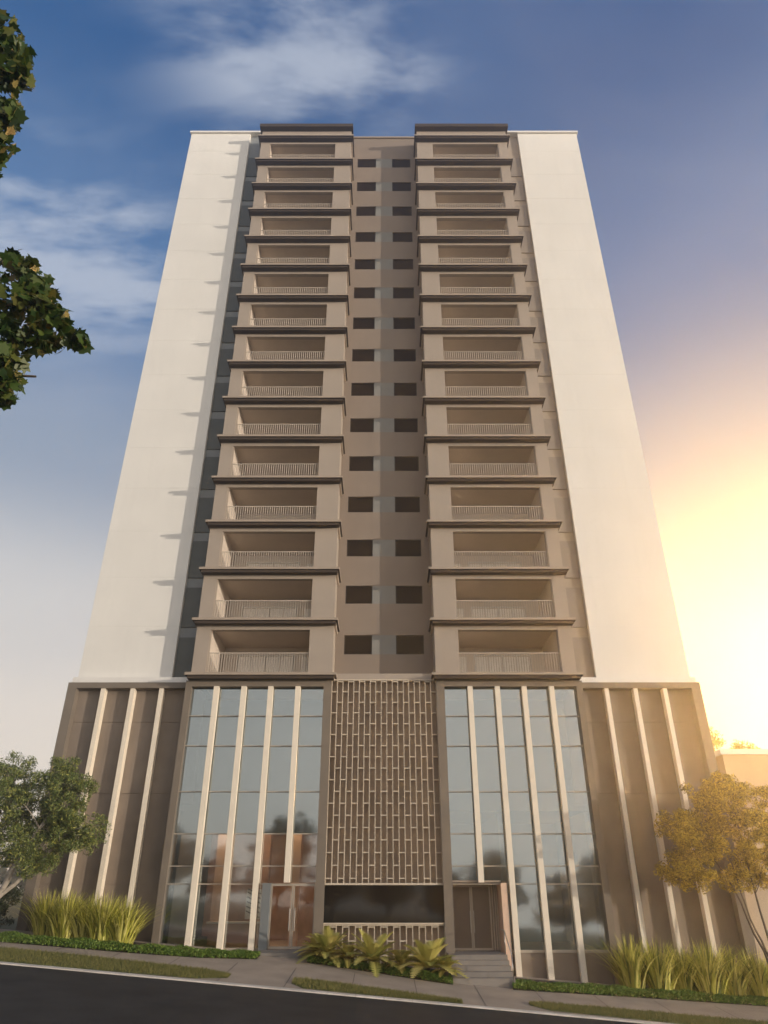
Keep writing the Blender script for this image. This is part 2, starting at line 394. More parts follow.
# balconies: block, slab, railing, doors
def balcony_meshes(s):
    X = lambda v: v*s
    b = MB(); H0, H1 = 0.0, FH-0.302
    b.box(X(9.5), X(10.25), 37, 41.2, H0, H1); b.box(X(2.75), X(4.05), 37, 41.2, H0, H1)
    b.box(X(4.052), X(9.498), 37, 37.3, 2.48, H1)
    b.box(X(4.052), X(9.498), 40.9, 41.2, H0, H1, 1); b.box(X(9.47), X(9.498), 37.31, 40.89, H0, H1-0.002, 1); b.box(X(4.052), X(4.08), 37.31, 40.89, H0, H1-0.002, 1); b.box(X(4.09), X(9.46), 37.16, 40.79, 0.002, 0.012, 1)
    # slim reveal beside the outer pillar
    b.box(X(9.44), X(9.498), 37.06, 37.2, H0, 2.478)
    blk = b.mesh('balcony', [M['beige'], M['ceiling']])
    d = MB()
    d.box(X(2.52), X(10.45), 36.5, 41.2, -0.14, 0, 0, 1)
    d.box(X(2.64), X(10.33), 36.60, 37.0, -0.301, -0.141, 1); d.box(X(2.64), X(10.33), 37.003, 41.2, -0.301, -0.141, 2)  # dark step below the lip takes the painted underside shade
    slab = d.mesh('slab', [M['slab'], M['brown_soffit_shade'], M['ceiling']])
    r = MB()
    r.box(X(4.06), X(9.43), 37.10, 37.15, 1.19, 1.23); r.box(X(4.06), X(9.43), 37.11, 37.14, 0.08, 0.11)
    x = 4.12
    while x < 9.4:
        r.box(X(x), X(x+0.034), 37.112, 37.138, 0.112, 1.188); x += 0.135
    rail = r.mesh('railing', M['rail'])
    g = MB()
    for i in range(4):
        a = 5.35 + i*0.83
        g.box(X(a+0.05), X(a+0.78), 40.84, 40.87, 0.08, 2.12, 0)
        g.box(X(a), X(a+0.05), 40.80, 40.89, 0.0, 2.2, 1)
    g.box(X(8.67), X(8.72), 40.80, 40.89, 0, 2.2, 1)
    g.box(X(5.35), X(8.72), 40.81, 40.885, 2.2, 2.26, 1)
    door = g.mesh('glass_door', [M['curtain'], M['white_trim']])
    w = MB(); w.box(X(4.25), X(4.85), 40.84, 40.87, 0.9, 2.1, 0); w.box(X(4.2), X(4.9), 40.872, 40.895, 0.85, 2.15, 1)
    win = w.mesh('window', [M['curtain'], M['white_trim']])
    return blk, slab, rail, door, win
for s in (-1, 1):
    blk, slab, rail, door, win = balcony_meshes(s)
    for k in range(15):
        o = link('balcony', blk, tower, (0, 0, zt(k)))
        for nm, me in (('slab', slab), ('railing', rail), ('glass_door', door), ('window', win)): link(nm, me, o)
    c = MB(); t = zt(15)
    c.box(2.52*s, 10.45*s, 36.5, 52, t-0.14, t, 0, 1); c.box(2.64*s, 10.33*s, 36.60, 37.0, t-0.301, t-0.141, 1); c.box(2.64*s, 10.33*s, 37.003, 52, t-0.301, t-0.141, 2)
    c.box(2.75*s, 10.25*s, 37, 52, t+0.001, 59.05)
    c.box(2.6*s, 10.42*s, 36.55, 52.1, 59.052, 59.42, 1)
    c.box(2.75*s, 10.25*s, 41.21, 51.9, 12.3, t-0.303)
    c.build('roof_crown', [M['beige'], M['brown_soffit_shade'], M['ceiling']], tower)

# ---------------------------------------------------------------- podium
FIN = (8.80, 7.36, 5.95, 4.52)
ROWS = (10.52, 9.02, 6.84, 4.94, 3.55, 2.80)
def podium_bay(s):
    X = lambda v: v*s
    zb = -0.3 if s < 0 else -1.6
    f = MB()
    f.box(X(10.13), X(10.45), 37.0, 40.2, zb, 12.31); f.box(X(2.76), X(3.18), 37.0, 37.7, zb, 12.31)
    f.box(X(3.181), X(10.129), 37.0, 37.7, 12.0, 12.31)
    fr = f.build('podium_bay', M['frame'], tower)
    g = MB(); gb = 0.22 if s < 0 else 0.15
    g.box(X(3.183), X(10.127), 37.30, 37.33, 2.86, 11.998)
    if s < 0: g.box(X(5.62), X(10.127), 37.30, 37.33, gb, 2.858)
    else: g.box(X(5.72), X(10.127), 37.30, 37.33, gb, 2.858)
    gl = g.build('glazing', M['glass'], fr)
    m = MB()
    for z in ROWS: m.box(X(3.184), X(10.126), 37.22, 37.295, z-0.025, z+0.025)
    for x in FIN[:3]: m.box(X(x-0.05), X(x+0.05), 37.34, 37.4, gb, 11.99)
    m.box(X(5.7), X(10.12), 37.21, 37.297, gb-0.08, gb+0.03)
    m.build('mullion', M['mullion'], fr)
    for x in FIN:
        n = MB(); bot = 2.86 if x < 5 else (G(X(x), 36.8) - 0.3)
        n.box(X(x-0.13), X(x+0.13), 36.92, 37.218, bot, 11.997); n.build('fin', M['cream'], fr)
    if s > 0:
        p = MB(); p.box(X(5.72), X(10.127), 37.25, 37.5, -1.6, 0.068); p.build('base_panel', M['panel'], fr)
    else:
        p = MB(); p.box(X(5.7), X(10.127), 37.25, 37.5, -0.3, 0.138); p.build('base_panel', M['panel'], fr)
    # side part: frame, panelled wall, fins
    w = MB(); zg = G(X(14), 37) - 1.6
    w.box(X(16.4), X(16.87), 37.5, 38.9, zg, 12.35); w.box(X(10.46), X(16.399), 37.5, 38.9, 12.05, 12.35)
    sd = w.build('podium_side', M['frame'], tower)
    q = MB(); zz = (zg, 2.80, 6.84, 10.35, 12.048)
    for a, b in zip(zz, zz[1:]): q.box(X(10.46), X(16.398), 37.96, 38.6, a+0.015, b-0.015)
    q.box(X(10.47), X(16.39), 38.0, 52, zg, 12.0)
    q.build('panel_wall', M['panel'], sd)
    for x in (14.98, 13.41, 11.87):
        n = MB(); n.box(X(x-0.11), X(x+0.11), 37.55, 37.957, zg, 12.047); n.build('fin', M['cream'], sd)
for s in (-1, 1): podium_bay(s)

# lattice between the bays, screen, lower lattice
lat = MB(); XA, XB = -2.755, 2.755; ZA, ZB = 2.84, 12.40; nC = 19; cwid = (XB-XA)/nC
def lattice(mb, za, zb, pitch, y0=37.15, y1=37.33):
    for i in range(nC+1):
        x = XA + i*cwid; mb.box(x-0.017, x+0.017, y0, y1, za, zb)
    for i in range(nC):
        z = zb - (0.0 if i % 2 else pitch/2) - 0.05
        while z > za+0.05:
            mb.box(XA+i*cwid+0.019, XA+(i+1)*cwid-0.019, y0+0.004, y1-0.01, z-0.022, z+0.022); z -= pitch
    mb.box(XA, XB, y0-0.02, y1+0.01, zb+0.001, zb+0.06); mb.box(XA, XB, y0-0.02, y1+0.01, za-0.08, za-0.001)
lattice(lat, ZA, ZB-0.05, 1.09)
lo = lat.build('lattice_screen', M['lattice'], tower)
b_ = MB(); b_.box(-2.757, 2.757, 37.45, 37.95, -1.2, 12.40); b_.build('backing_wall', M['back'], lo)
ll = MB(); lattice(ll, -0.9, 1.12, 1.09); ll.build('lower_lattice', M['lattice'], lo)
sc = MB(); sc.box(-2.753, 2.753, 37.12, 37.44, 1.24, 2.74); so = sc.build('display_panel', M['screen'], tower)
sf = MB(); sf.box(-2.752, 2.752, 37.06, 37.7, 1.185, 1.238); sf.build('panel_frame', M['lattice'], so)

# left lobby entrance
ent = MB(); ent.box(-5.62, -5.25, 36.9, 37.6, -0.2, 2.84); ent.build('entrance_pillar', M['pillar'], tower)
def door_leaf(x0, x1, y, z0, z1, fm, gm, hx):
    f = MB(); t = 0.06
    f.box(x0, x0+t, y, y+0.05, z0, z1); f.box(x1-t, x1, y, y+0.05, z0, z1)
    f.box(x0+t, x1-t, y, y+0.05, z1-t, z1); f.box(x0+t, x1-t, y, y+0.05, z0, z0+t*1.6)
    d = f.build('entrance_door', fm, tower)
    g = MB(); g.box(x0+t, x1-t, y+0.018, y+0.032, z0+t*1.6, z1-t); g.build('door_panel', gm, d)
    h = MB(); h.tube([(hx, y-0.06, z0+0.7), (hx, y-0.06, z0+1.6)], 0.02, 8)
    for z in (0.8, 1.5): h.tube([(hx, y-0.06, z0+z), (hx, y+0.002, z0+z)], 0.012, 6)
    h.build('handle', M['steel'], d)
door_leaf(-5.24, -4.22, 37.2, 0.22, 2.78, M['mullion'], M['glass_door'], -4.33)
door_leaf(-4.20, -3.19, 37.2, 0.22, 2.78, M['mullion'], M['glass_door'], -4.09)
th = MB(); th.box(-5.6, -3.185, 36.35, 37.4, -0.4, 0.12); th.box(-5.6, -3.185, 36.75, 37.7, 0.121, 0.2); th.build('threshold', M['stone'], tower)
# right entrance: recessed doors, side wall, steps, handrail
rc = MB(); rc.box(5.42, 5.70, 37.0, 38.6, -0.6, 2.84); rc.build('entrance_side_wall', M['peach'], tower)
rb = MB(); rb.box(3.19, 5.41, 38.36, 38.6, -0.6, 2.84); rb.box(3.19, 5.41, 37.15, 38.35, 2.87, 2.95); rb.build('entrance_back_wall', M['back'], tower)
door_leaf(3.22, 4.13, 38.25, 0.1, 2.74, M['mullion'], M['door'], 4.06)
door_leaf(4.15, 5.06, 38.25, 0.1, 2.74, M['mullion'], M['door'], 4.22)
for x in (5.12, 5.24, 5.34):
    sl = MB(); sl.box(x, x+0.05, 38.2, 38.34, 0.1, 2.8); sl.build('door_slat', M['lattice'], tower)
st = MB()
for i in range(5):
    z1 = 0.09 - i*0.175
    st.box(2.80, 5.30, (35.7-i*0.42), 38.35 if i == 0 else 35.7-(i-1)*0.42-0.001, -1.6, z1)
sto = st.build('entrance_steps', M['stone'], tower)
hr = MB()
pts = [(5.22, 36.6, 1.0), (5.22, 35.6, 1.0), (5.22, 33.95, 0.2)]
hr.tube(pts, 0.022, 8)
for y, a, b in ((35.62, 0.08, 1.0), (33.96, -0.75, 0.2)): hr.tube([(5.22, y, a), (5.22, y, b)], 0.018, 8)
hr.build('handrail', M['steel'], sto, True)

# lobby interior
lb = MB()
lb.box(-10.1, -3.0, 37.75, 45, -0.1, 0.2, 0); lb.box(-10.1, -3.0, 44.8, 45, 0.201, 6.0, 1); lb.box(-10.1, -3.0, 37.75, 45, 6.0, 6.3, 2)
lb.box(-3.15, -2.95, 37.75, 44.79, 0.201, 5.999, 1); lb.box(-10.12, -9.95, 38, 44.79, 0.201, 5.999, 2)
lb.box(-10.1, -3.0, 40, 40.2, 6.301, 12.0, 2)
lb.box(-9.9, -3.16, 37.75, 37.95, 4.99, 5.998, 2)  # beam added to keep the added lobby lights out of view
lbo = lb.build('lobby', [M['lobby_floor'], M['terracotta'], M['lobby_dark']], tower)
for x0, x1, y0, y1, z1, mm in ((-9.85,-9.0,37.5,38.2,3.5,'wallbeige'), (-8.45,-7.75,39.5,40.2,5.9,'peach'), (-4.55,-4.15,39.0,39.5,5.9,'peach'), (-6.9,-6.2,42.5,43.2,5.9,'terracotta'), (-3.75,-3.3,40.5,41,5.9,'terracotta')):
    c = MB(); c.box(x0, x1, y0, y1, 0.202, z1); c.build('lobby_column', M[mm], lbo)
for x, y in ((-9.0,38.6),(-7.2,38.6),(-4.7,38.2),(-8.2,41.5),(-5.6,41.5)):
    c = MB(); c.tube([(x,y,5.93),(x,y,5.99)], 0.16, 12); c.build('added_ceiling_light', M['fill_lamp'], lbo)  # unseen lights added to brighten the lobby, hidden behind the beam
rb2 = MB()
rb2.box(3.0, 10.1, 44.8, 45, 0.0, 6.0, 1); rb2.box(3.0, 10.1, 38.7, 44.79, -0.2, 0.1, 0); rb2.box(3.0, 10.1, 37.75, 45, 6.0, 6.3, 1)
rb2.box(9.95, 10.12, 38, 44.79, 0.2, 5.99, 1); rb2.box(3.0, 10.1, 40, 40.2, 6.301, 12, 1); rb2.box(5.71, 5.9, 38.6, 44.7, 0.2, 5.99, 1)
rb2.build('hall', [M['lobby_floor'], M['lobby_dark']], tower)

# furniture seen through the left glass
dk = thing('reception_desk', 'long low cream reception desk behind the left lobby glass', 'desk', (-7.3, 39.4, 0.2))
d = MB(); d.box(-1.1, 1.5, -0.3, 0.3, 0, 0.95); d.build('desk_body', M['terracotta'], dk)
d = MB(); d.box(-1.2, 1.6, -0.38, 0.38, 0.951, 1.02); d.build('desk_top', M['white_trim'], dk)
pr = thing('hanging_panel', 'pale panel with dark slanted stripes hung inside the left lobby', 'panel', (-6.25, 38.6, 1.35))
d = MB(); d.box(-0.36, 0.36, 0, 0.03, 0, 1.25); d.build('board', M['white_trim'], pr)
d = MB()
for i in range(6):
    z = 0.08 + i*0.2; d.poly([(-0.33, -0.004, z+0.22), (0.33, -0.004, z-0.06 if z > 0.1 else 0.03), (0.33, -0.004, z-0.0 if z > 0.1 else 0.08), (-0.33, -0.004, min(z+0.28, 1.23))])
d.build('stripe', M['lobby_dark'], pr)
d = MB(); d.box(-0.02, 0.02, 0.03, 0.06, 1.2, 4.65); d.build('hanger', M['steel'], pr)

# ---------------------------------------------------------------- neighbours
nb = thing('neighbour_building', 'low flat roofed cream building beyond the right hand tree', 'building', (32, 52, 0))
d = MB(); d.box(-11.3, 12, -7, 8, -5, 9.9); nw = d.build('wall', M['neighbour'], nb)
d = MB(); d.box(-11.45, 12.15, -7.15, 8.15, 9.9, 10.2); d.build('roof_parapet', M['white_trim'], nb)
for x in (-8.5, -4.5, -0.5, 3.5, 7.5):
    for z in (1.0, 4.4, 7.2):
        w = MB(); w.box(x, x+1.6, -7.03, -7.003, z, z+1.3, 0)
        w.box(x-0.08, x+1.68, -7.09, -7.002, z-0.1, z-0.003, 1)
        w.build('window', [M['darkglass'], M['white_trim']], nw)
bw = thing('boundary_wall', 'beige panelled boundary wall running right from the podium', 'wall', (17.2, 38.4, 0))
d = MB()
for i in range(8):
    for z0, z1 in ((-3.4, 0.9), (0.92, 3.2)): d.box(i*1.9, i*1.9+1.88, 0, 0.2, z0, z1)
d.box(0, 15.2, 0.02, 0.18, -3.4, 3.19); d.build('wall_panel', M['wallbeige'], bw)
d = MB(); d.box(-0.05, 15.3, -0.05, 0.25, 3.2, 3.3); d.build('coping', M['white_trim'], bw)

hz = MB(); hz.box(-120, 120, -80, 168, -6.5, 63)
hm = bpy.data.materials.new('haze'); hm.use_nodes = True; ht = hm.node_tree; ht.nodes.clear()
pv = N(ht, 'ShaderNodeVolumePrincipled'); pv.inputs['Color'].default_value = (0.99, 0.97, 0.94, 1); pv.inputs['Density'].default_value = 0.0031; pv.inputs['Anisotropy'].default_value = 0.78
ho = N(ht, 'ShaderNodeOutputMaterial'); ht.links.new(pv.outputs[0], ho.inputs['Volume'])
hzo = hz.build('haze', hm); tag(hzo, 'thin golden evening haze filling the street', 'haze', kind='stuff')
S.cycles.volume_bounces = 0
# ---------------------------------------------------------------- vegetation helpers
LEAF = np.array([(0,-0.5,0),(0.26,0,0.06),(0,0.5,0),(-0.26,0,0.06)])
SLIM = np.array([(0,-0.6,0),(0.15,-0.05,0.05),(0,0.6,0),(-0.15,-0.05,0.05)])
MAPLE = np.array([(0,-.5,0),(.16,-.36,.03),(.48,-.34,.06),(.34,-.12,.04),(.52,.12,.08),(.24,.14,.03),(.2,.36,.05),(0,.55,0),
                  (-.2,.36,.05),(-.24,.14,.03),(-.52,.12,.08),(-.34,-.12,.04),(-.48,-.34,.06),(-.16,-.36,.03)])
def leaf_mesh(name, centres, size, m, shape=LEAF, jitter=0.35, up=0.0):
    c = np.asarray(centres); n = len(c); k = len(shape)
    nrm = rng.normal(size=(n,3)); nrm[:,2] = np.abs(nrm[:,2]) + up; nrm /= np.linalg.norm(nrm,axis=1,keepdims=True)
    t = rng.normal(size=(n,3)); t -= (t*nrm).sum(1,keepdims=True)*nrm; t /= np.linalg.norm(t,axis=1,keepdims=True)
    b = np.cross(nrm, t); sz = size*(1 + jitter*rng.uniform(-1,1,size=(n,1)))
    v = (c[:,None,:] + sz[:,None,:]*(shape[None,:,0:1]*b[:,None,:] + shape[None,:,1:2]*t[:,None,:] + shape[None,:,2:3]*nrm[:,None,:])).reshape(-1,3)
    me = bpy.data.meshes.new(name)
    me.vertices.add(n*k); me.vertices.foreach_set('co', v.astype(np.float32).ravel())
    me.loops.add(n*k); me.loops.foreach_set('vertex_index', np.arange(n*k, dtype=np.int32))
    me.polygons.add(n); me.polygons.foreach_set('loop_start', np.arange(0, n*k, k, dtype=np.int32))
    me.materials.append(m); me.update(); me.validate(); return me
def bezier(p0, p1, p2, n=7):
    return [p0*(1-t)**2 + p1*2*t*(1-t) + p2*t*t for t in [i/(n-1) for i in range(n)]]
def tree(name, label, base, blobs, leaf, leaf_size, per, crad, bark, stems, shape=SLIM, trunk_r=0.14, twig=True, group=None):
    """blobs: (centre, radii, number of leaf clumps); stems: list of trunk polylines, all relative to base"""
    root = thing(name, label, 'tree', base, group)
    mb = MB(); nodes = []
    for st_ in stems:
        pts = [Vector(p) for p in st_]; fine = []
        for a, b in zip(pts, pts[1:]):
            for i in range(4): fine.append(a.lerp(b, i/4) + Vector((random.uniform(-.03,.03), random.uniform(-.03,.03), 0)))
        fine.append(pts[-1]); L = len(fine)
        rr = [trunk_r*(1 - 0.75*i/(L-1)) for i in range(L)]
        mb.tube(fine, rr, 8); nodes += [(p, r) for p, r in zip(fine, rr)][L//3:]
    cs = []
    for c, rad, n in blobs:
        c = Vector(c)
        for _ in range(n):
            v = Vector(rng.normal(size=3)).normalized() * (random.random()**0.42)
            q = c + Vector((v.x*rad[0], v.y*rad[1], v.z*rad[2])); cs.append(q)
    leaves = []
    for q in cs:
        cand = [(nd, r) for nd, r in nodes if nd.z < q.z + 0.2] or nodes[:3]
        nd, r = min(cand, key=lambda x: (x[0]-q).length + random.uniform(0, 0.8))
        if twig:
            mid = nd.lerp(q, 0.5) + Vector((random.uniform(-.15,.15), random.uniform(-.15,.15), random.uniform(-0.05, 0.25)))
            path = bezier(nd, mid, q); r0 = min(r*0.55, 0.05)
            mb.tube(path, [max(0.006, r0*(1-i/7)) for i in range(7)], 5, cap=False)
            nodes += [(path[4], r0*0.5)]
        m_ = rng.normal(size=(per,3)); m_ /= np.linalg.norm(m_,axis=1,keepdims=True)
        m_ *= (rng.random((per,1))**0.5)*crad*random.uniform(0.7,1.3)*np.array([1,1,0.75])
        leaves.append(np.array(q)+m_)
    mb.build('trunk', bark, root, True)
    link('crown', leaf_mesh('crown', np.concatenate(leaves), leaf_size, leaf, shape), root)
    return root

# olive-like tree at the left edge
tree('olive_tree', 'bushy grey green tree with pale forked trunks at the left corner of the podium', (-16.5, 33.6, G(-16.5,33.6)),
     [((0.2,0,5.6),(1.9,1.7,1.5),85), ((2.2,-0.1,5.5),(1.3,1.3,1.7),64), ((3.2,0,4.2),(1.2,1.2,1.0),44), ((0.9,0,3.9),(1.9,1.6,1.0),60),
      ((1.6,0,3.0),(1.3,1.3,0.7),24), ((-1.5,0,5.2),(1.6,1.6,1.7),36), ((2.0,0,6.3),(0.7,0.8,0.8),14), ((-0.3,0,6.6),(1.0,1.0,0.6),14)],
     M['leaf_olive'], 0.13, 150, 0.36, M['bark'],
     [[(0,0,-0.2),(0.3,0,1.5),(1.5,0,2.6),(2.6,0,3.9),(3.0,0,4.8)], [(0.05,0.1,-0.2),(0.3,0.1,1.6),(0.7,0.2,3.2),(0.5,0.2,5.0),(0.3,0.1,6.2)],
      [(-0.1,0,-0.2),(-0.2,0,1.8),(-0.9,-0.1,3.2),(-1.5,0,5.0)], [(0.3,0,1.5),(1.0,-0.3,3.0),(1.8,-0.2,4.6),(2.2,0,6.0)]], trunk_r=0.13)
# golden tree at the right edge
tree('golden_tree', 'slender many stemmed tree with golden leaves at the right corner of the podium', (16.6, 35.2, G(16.6,35.2)),
     [((-0.2,0,7.4),(2.4,1.8,1.5),90), ((-2.6,0,6.5),(1.5,1.4,1.3),52), ((-2.9,0.1,5.2),(1.3,1.2,0.9),40), ((0.5,0,5.6),(2.6,1.9,1.1),66), ((-1.1,0,8.3),(1.5,1.2,0.8),26), ((2.6,0,7.2),(1.8,1.7,1.6),50), ((-0.9,0,4.8),(1.2,1.2,0.5),10)],
     M['leaf_gold'], 0.15, 140, 0.36, M['bark_dark'],
     [[(0,0,-0.2),(-0.5,0,2.0),(-1.2,0,4.4),(-2.2,0,6.2)], [(0.1,0.1,-0.2),(-0.1,0.1,2.2),(-0.3,0.1,4.8),(-0.4,0,7.4)],
      [(0.2,0,-0.2),(0.5,0,2.4),(1.1,0,4.8),(1.8,0,7.0)], [(0.05,-0.1,-0.2),(-0.3,-0.2,1.6),(-0.9,-0.3,3.2),(-1.2,-0.3,5.4)], [(0.2,0.1,-0.2),(0.9,0.2,2.6),(2.2,0.1,5.4)]], trunk_r=0.07)
# tree beyond the podium on the right
tree('background_tree', 'small tree crown showing past the right edge of the podium', (22.6, 50, G(22.6,50)),
     [((-0.8,0,13.4),(1.2,1.5,1.6),26), ((1.5,0,12.2),(2.0,1.8,1.8),30)], M['leaf_gold'], 0.2, 90, 0.5, M['bark_dark'],
     [[(0,0,-0.3),(0.1,0,5),(-0.2,0,9.5),(-0.5,0,13)]], trunk_r=0.22)
# broad-leaved street tree just left of the viewer, two boughs reaching into the picture
def px_branch(): pass
FT = Vector((-7.6, 5.6, G(-7.6, 5.6)+0.1))
ft = thing('street_tree', 'dark broad leaved tree overhanging the left edge of the picture', 'tree', FT)
tb = MB(); lv = []
tb.tube([(0,0,-0.3),(0.1,0,2),(0.0,0.1,4),(0.3,0,6),(0.5,-0.1,8.5)], [0.26,0.22,0.19,0.15,0.06], 10)
def bough(p0, p1, p2, r): tb.tube(bezier(Vector(p0), Vector(p1), Vector(p2), 9), [r*(1-0.85*i/8) for i in range(9)], 6, cap=False)
def clump(c, n, rad):
    q = np.array(c) - np.array(FT); v = rng.normal(size=(n,3)); v /= np.linalg.norm(v,axis=1,keepdims=True)
    lv.append(q + v*(rng.random((n,1))**0.5)*rad)
VIS = [((-3.72,3.9,9.69),20,.18),((-3.55,3.9,9.44),20,.16),((-3.47,3.9,9.19),20,.15),((-3.55,3.9,9.11),20,.16),((-3.45,3.9,8.64),20,.15),((-3.43,3.9,8.49),20,.15),((-3.36,3.9,8.13),18,.14),((-3.38,3.9,7.93),14,.12),
       ((-3.79,3.9,9.44),24,.24),((-3.7,3.9,8.7),20,.2),((-3.6,3.9,8.1),20,.2),((-3.83,3.9,9.85),18,.2),
       ((-3.76,5.1,8.02),22,.18),((-3.59,5.1,7.84),20,.15),((-3.42,5.1,7.63),20,.15),((-3.26,5.1,7.36),18,.13),((-3.1,5.1,7.17),16,.12),((-2.93,5.1,6.96),12,.10),((-2.84,5.1,6.91),8,.07),
       ((-3.47,5.1,7.43),24,.18),((-3.66,5.1,7.49),26,.22),((-3.33,5.1,7.08),20,.15),((-3.17,5.1,6.92),14,.12),((-3.47,5.1,6.98),22,.18),((-3.5,5.1,6.61),22,.16),((-3.40,5.1,6.44),14,.12),((-3.42,5.1,6.27),10,.10),
       ((-3.91,5.1,7.63),26,.28),((-3.77,5.1,7.1),26,.25),((-3.6,5.1,6.79),24,.2),((-3.66,5.1,6.5),20,.18)]
for c, n, r_ in VIS: clump(c, int(n*2.2), r_*1.05)
for p1, p2, r_ in (((2.4,-0.2,7.4), (4.4,-0.5,6.9), 0.07), ((2.6,-0.3,7.6), (3.95,-0.5,7.8), 0.05), ((2.6,-0.3,6.8), (4.0,-0.5,6.4), 0.04), ((2.0,-0.9,9.2), (4.0,-1.7,9.4), 0.06), ((2.2,-0.9,8.4), (4.1,-1.7,8.3), 0.05)):
    bough((0.25,0,5.6), p1, p2, r_)
for i in range(70):                        # the rest of the crown, left of the view
    v = Vector(rng.normal(size=3)).normalized()*(random.random()**0.4)
    q = Vector((-0.3,0,7.0)) + Vector((v.x*2.5, v.y*2.6, v.z*2.3))
    a = Vector((0.1,0,4.5)).lerp(Vector((0.4,-0.1,8)), random.random()); bough(a, a.lerp(q,0.5)+Vector((0,0,0.2)), q, 0.03)
    clump(q+FT, 44, 0.42)
tb.build('trunk', M['bark_dark'], ft, True)
link('crown', leaf_mesh('crown', np.concatenate(lv), 0.115, M['leaf_maple'], MAPLE, 0.4, 0.1), ft)

# trees across the street (behind the viewer): they show in the glass
ROWT = [(-34,-17,7.5),(-26,-20,9.5),(-19,-16,7.0),(-13,-22,10.5),(-6,-18,8.0),(0.5,-24,9.5),(7,-17,7.0),(13,-21,9.8),(20,-16,7.2),(27,-22,10.5),(35,-19,8.5)]
proto = None
for i, (x, y, h) in enumerate(ROWT):
    if i < 3:
        p = tree('avenue_tree', 'leafy dark tree across the street, mirrored in the podium glass', (x, y, G(x,y)+0.1),
             [((0,0,5.4),(3.2,3.0,2.2),80),((1.4,0.3,3.4),(2.6,2.4,1.4),40),((-1.5,-0.2,3.0),(2.6,2.4,1.4),40),((0.3,0,7.4),(1.6,1.6,0.8),14)][:(4 if i != 1 else 3)],
             M['leaf_avenue'], 0.30, 80, 0.7, M['bark_dark'], [[(0,0,-0.3),(0.1,0,2.2),(0.0,0,4.5),(0.1,0,6.8)]], trunk_r=0.2, group='trees across the street')
        p.scale = (h/8.4,)*3; proto = (proto or []) + [p]
    else:
        c = dup(proto[i % 3]); c.location = (x, y, G(x,y)+0.1); c.scale = (h/8.4,)*3; c.rotation_euler = (0,0,random.uniform(0,6.28))

# flax clumps
def flax_meshes(nb_, hgt):
    mb = MB()
    for i in range(nb_):
        a = random.uniform(0, 2*math.pi); r0 = random.uniform(0, 0.45); L = hgt*random.uniform(0.6, 1.1); lean = 0.05 + 1.0*random.random()**1.2
        d = Vector((math.cos(a), math.sin(a), 0)); side = Vector((-d.y, d.x, 0)); w = random.uniform(0.017, 0.035)
        ps = []
        for j in range(7):
            t = j/6; out = r0 + L*(lean*0.55*t + lean*0.62*t*t*t); z = L*(t - 0.26*lean*t*t*t)
            ps.append(d*out + Vector((0,0,z)) + side*0.05*math.sin(3*t+i))
        n = len(mb.v)
        for j, p in enumerate(ps):
            ww = w*(0.7+0.5*math.sin(math.pi*min(1, j/6+0.15)))*(1-(j/6)**3*0.9)
            mb.v += [tuple(p-side*ww), tuple(p+side*ww)]
        for j in range(6): mb.f.append((n+2*j, n+2*j+1, n+2*j+3, n+2*j+2)); mb.m.append(0)
    return mb.mesh('blade_clump', M['flax'])
FLAX = [(-15.0,36.2,1.0,''),(-14.0,35.7,1.05,''),(-13.15,35.9,1.0,''),(-12.2,35.5,1.1,''),(-11.3,35.6,1.0,''),
        (10.7,36.2,1.1,''),(11.75,36.0,1.1,''),(12.9,36.4,1.05,''),(13.9,36.1,1.15,''),(15.0,36.3,1.05,''),(16.2,36.4,1.1,'')]
FL = ['yellow striped flax nearest the olive tree in the left bed', 'second yellow striped flax from the olive tree', 'middle flax of the left bed, below the first cream fins',
      'bright yellow flax fourth from the left in the left bed', 'flax at the right end of the left bed, beside the glass bay',
      'flax at the left end of the right bed, beside the glass bay', 'second flax from the glass bay in the right bed', 'third flax from the glass bay in the right bed',
      'fourth flax from the glass bay in the right bed', 'yellow flax next to last in the right bed, below the golden tree', 'last flax of the right bed, under the golden tree trunks']
fm = [flax_meshes(340, 1.85) for _ in range(4)]
for i, (x, y, s_, _) in enumerate(FLAX):
    r = thing('flax_plant', FL[i], 'plant', (x, y, G(x,y)), 'striped flax plants in the beds')
    r.rotation_euler = (0,0,i*1.9); r.scale = (s_,)*3
    link('blade_clump', fm[i % 4], r)
# cycads
def cycad_mesh(nf, L, m):
    mb = MB(); NS = 16
    for i in range(nf):
        a = 2.399*i + random.uniform(-.15,.15); lift = 0.15 + 1.05*(i/nf)**0.9 + random.uniform(-.08,.08); l = L*random.uniform(0.85,1.1)
        d = Vector((math.cos(a), math.sin(a), 0)); side = Vector((-d.y, d.x, 0)); pts = []
        for j in range(NS+1):
            t = j/NS; pts.append(d*(l*math.cos(lift)*t + l*0.1*t*t) + Vector((0,0, l*math.sin(lift)*t - l*0.5*math.cos(lift)*t*t + 0.3)))
        n0 = len(mb.v); mb.v += [tuple(p) for p in pts]
        for j in range(NS):                      # leaflets share the midrib, so a frond stays one piece
            tn = (pts[j+1]-pts[j]).normalized(); t = (j+0.5)/NS
            up = side.cross(tn); ll_ = 0.24*L*(math.sin(math.pi*(0.10+0.86*t)))**0.7
            for sg in (-1, 1):
                dirv = (side*sg*0.8 + tn*0.55 - up*0.12*sg*0).normalized() + Vector((0,0,0.22)); q = pts[j].lerp(pts[j+1],0.5) + dirv*ll_
                n = len(mb.v); mb.v += [tuple(q), tuple(pts[j].lerp(q,0.5)+tn*0.045*-1*0.3), tuple(pts[j+1].lerp(q,0.5)+tn*0.01)]
                f = (n0+j, n+1, n, n+2, n0+j+1); mb.f.append(f if sg > 0 else f[::-1]); mb.m.append(0)
    return mb.mesh('frond_rosette', m)
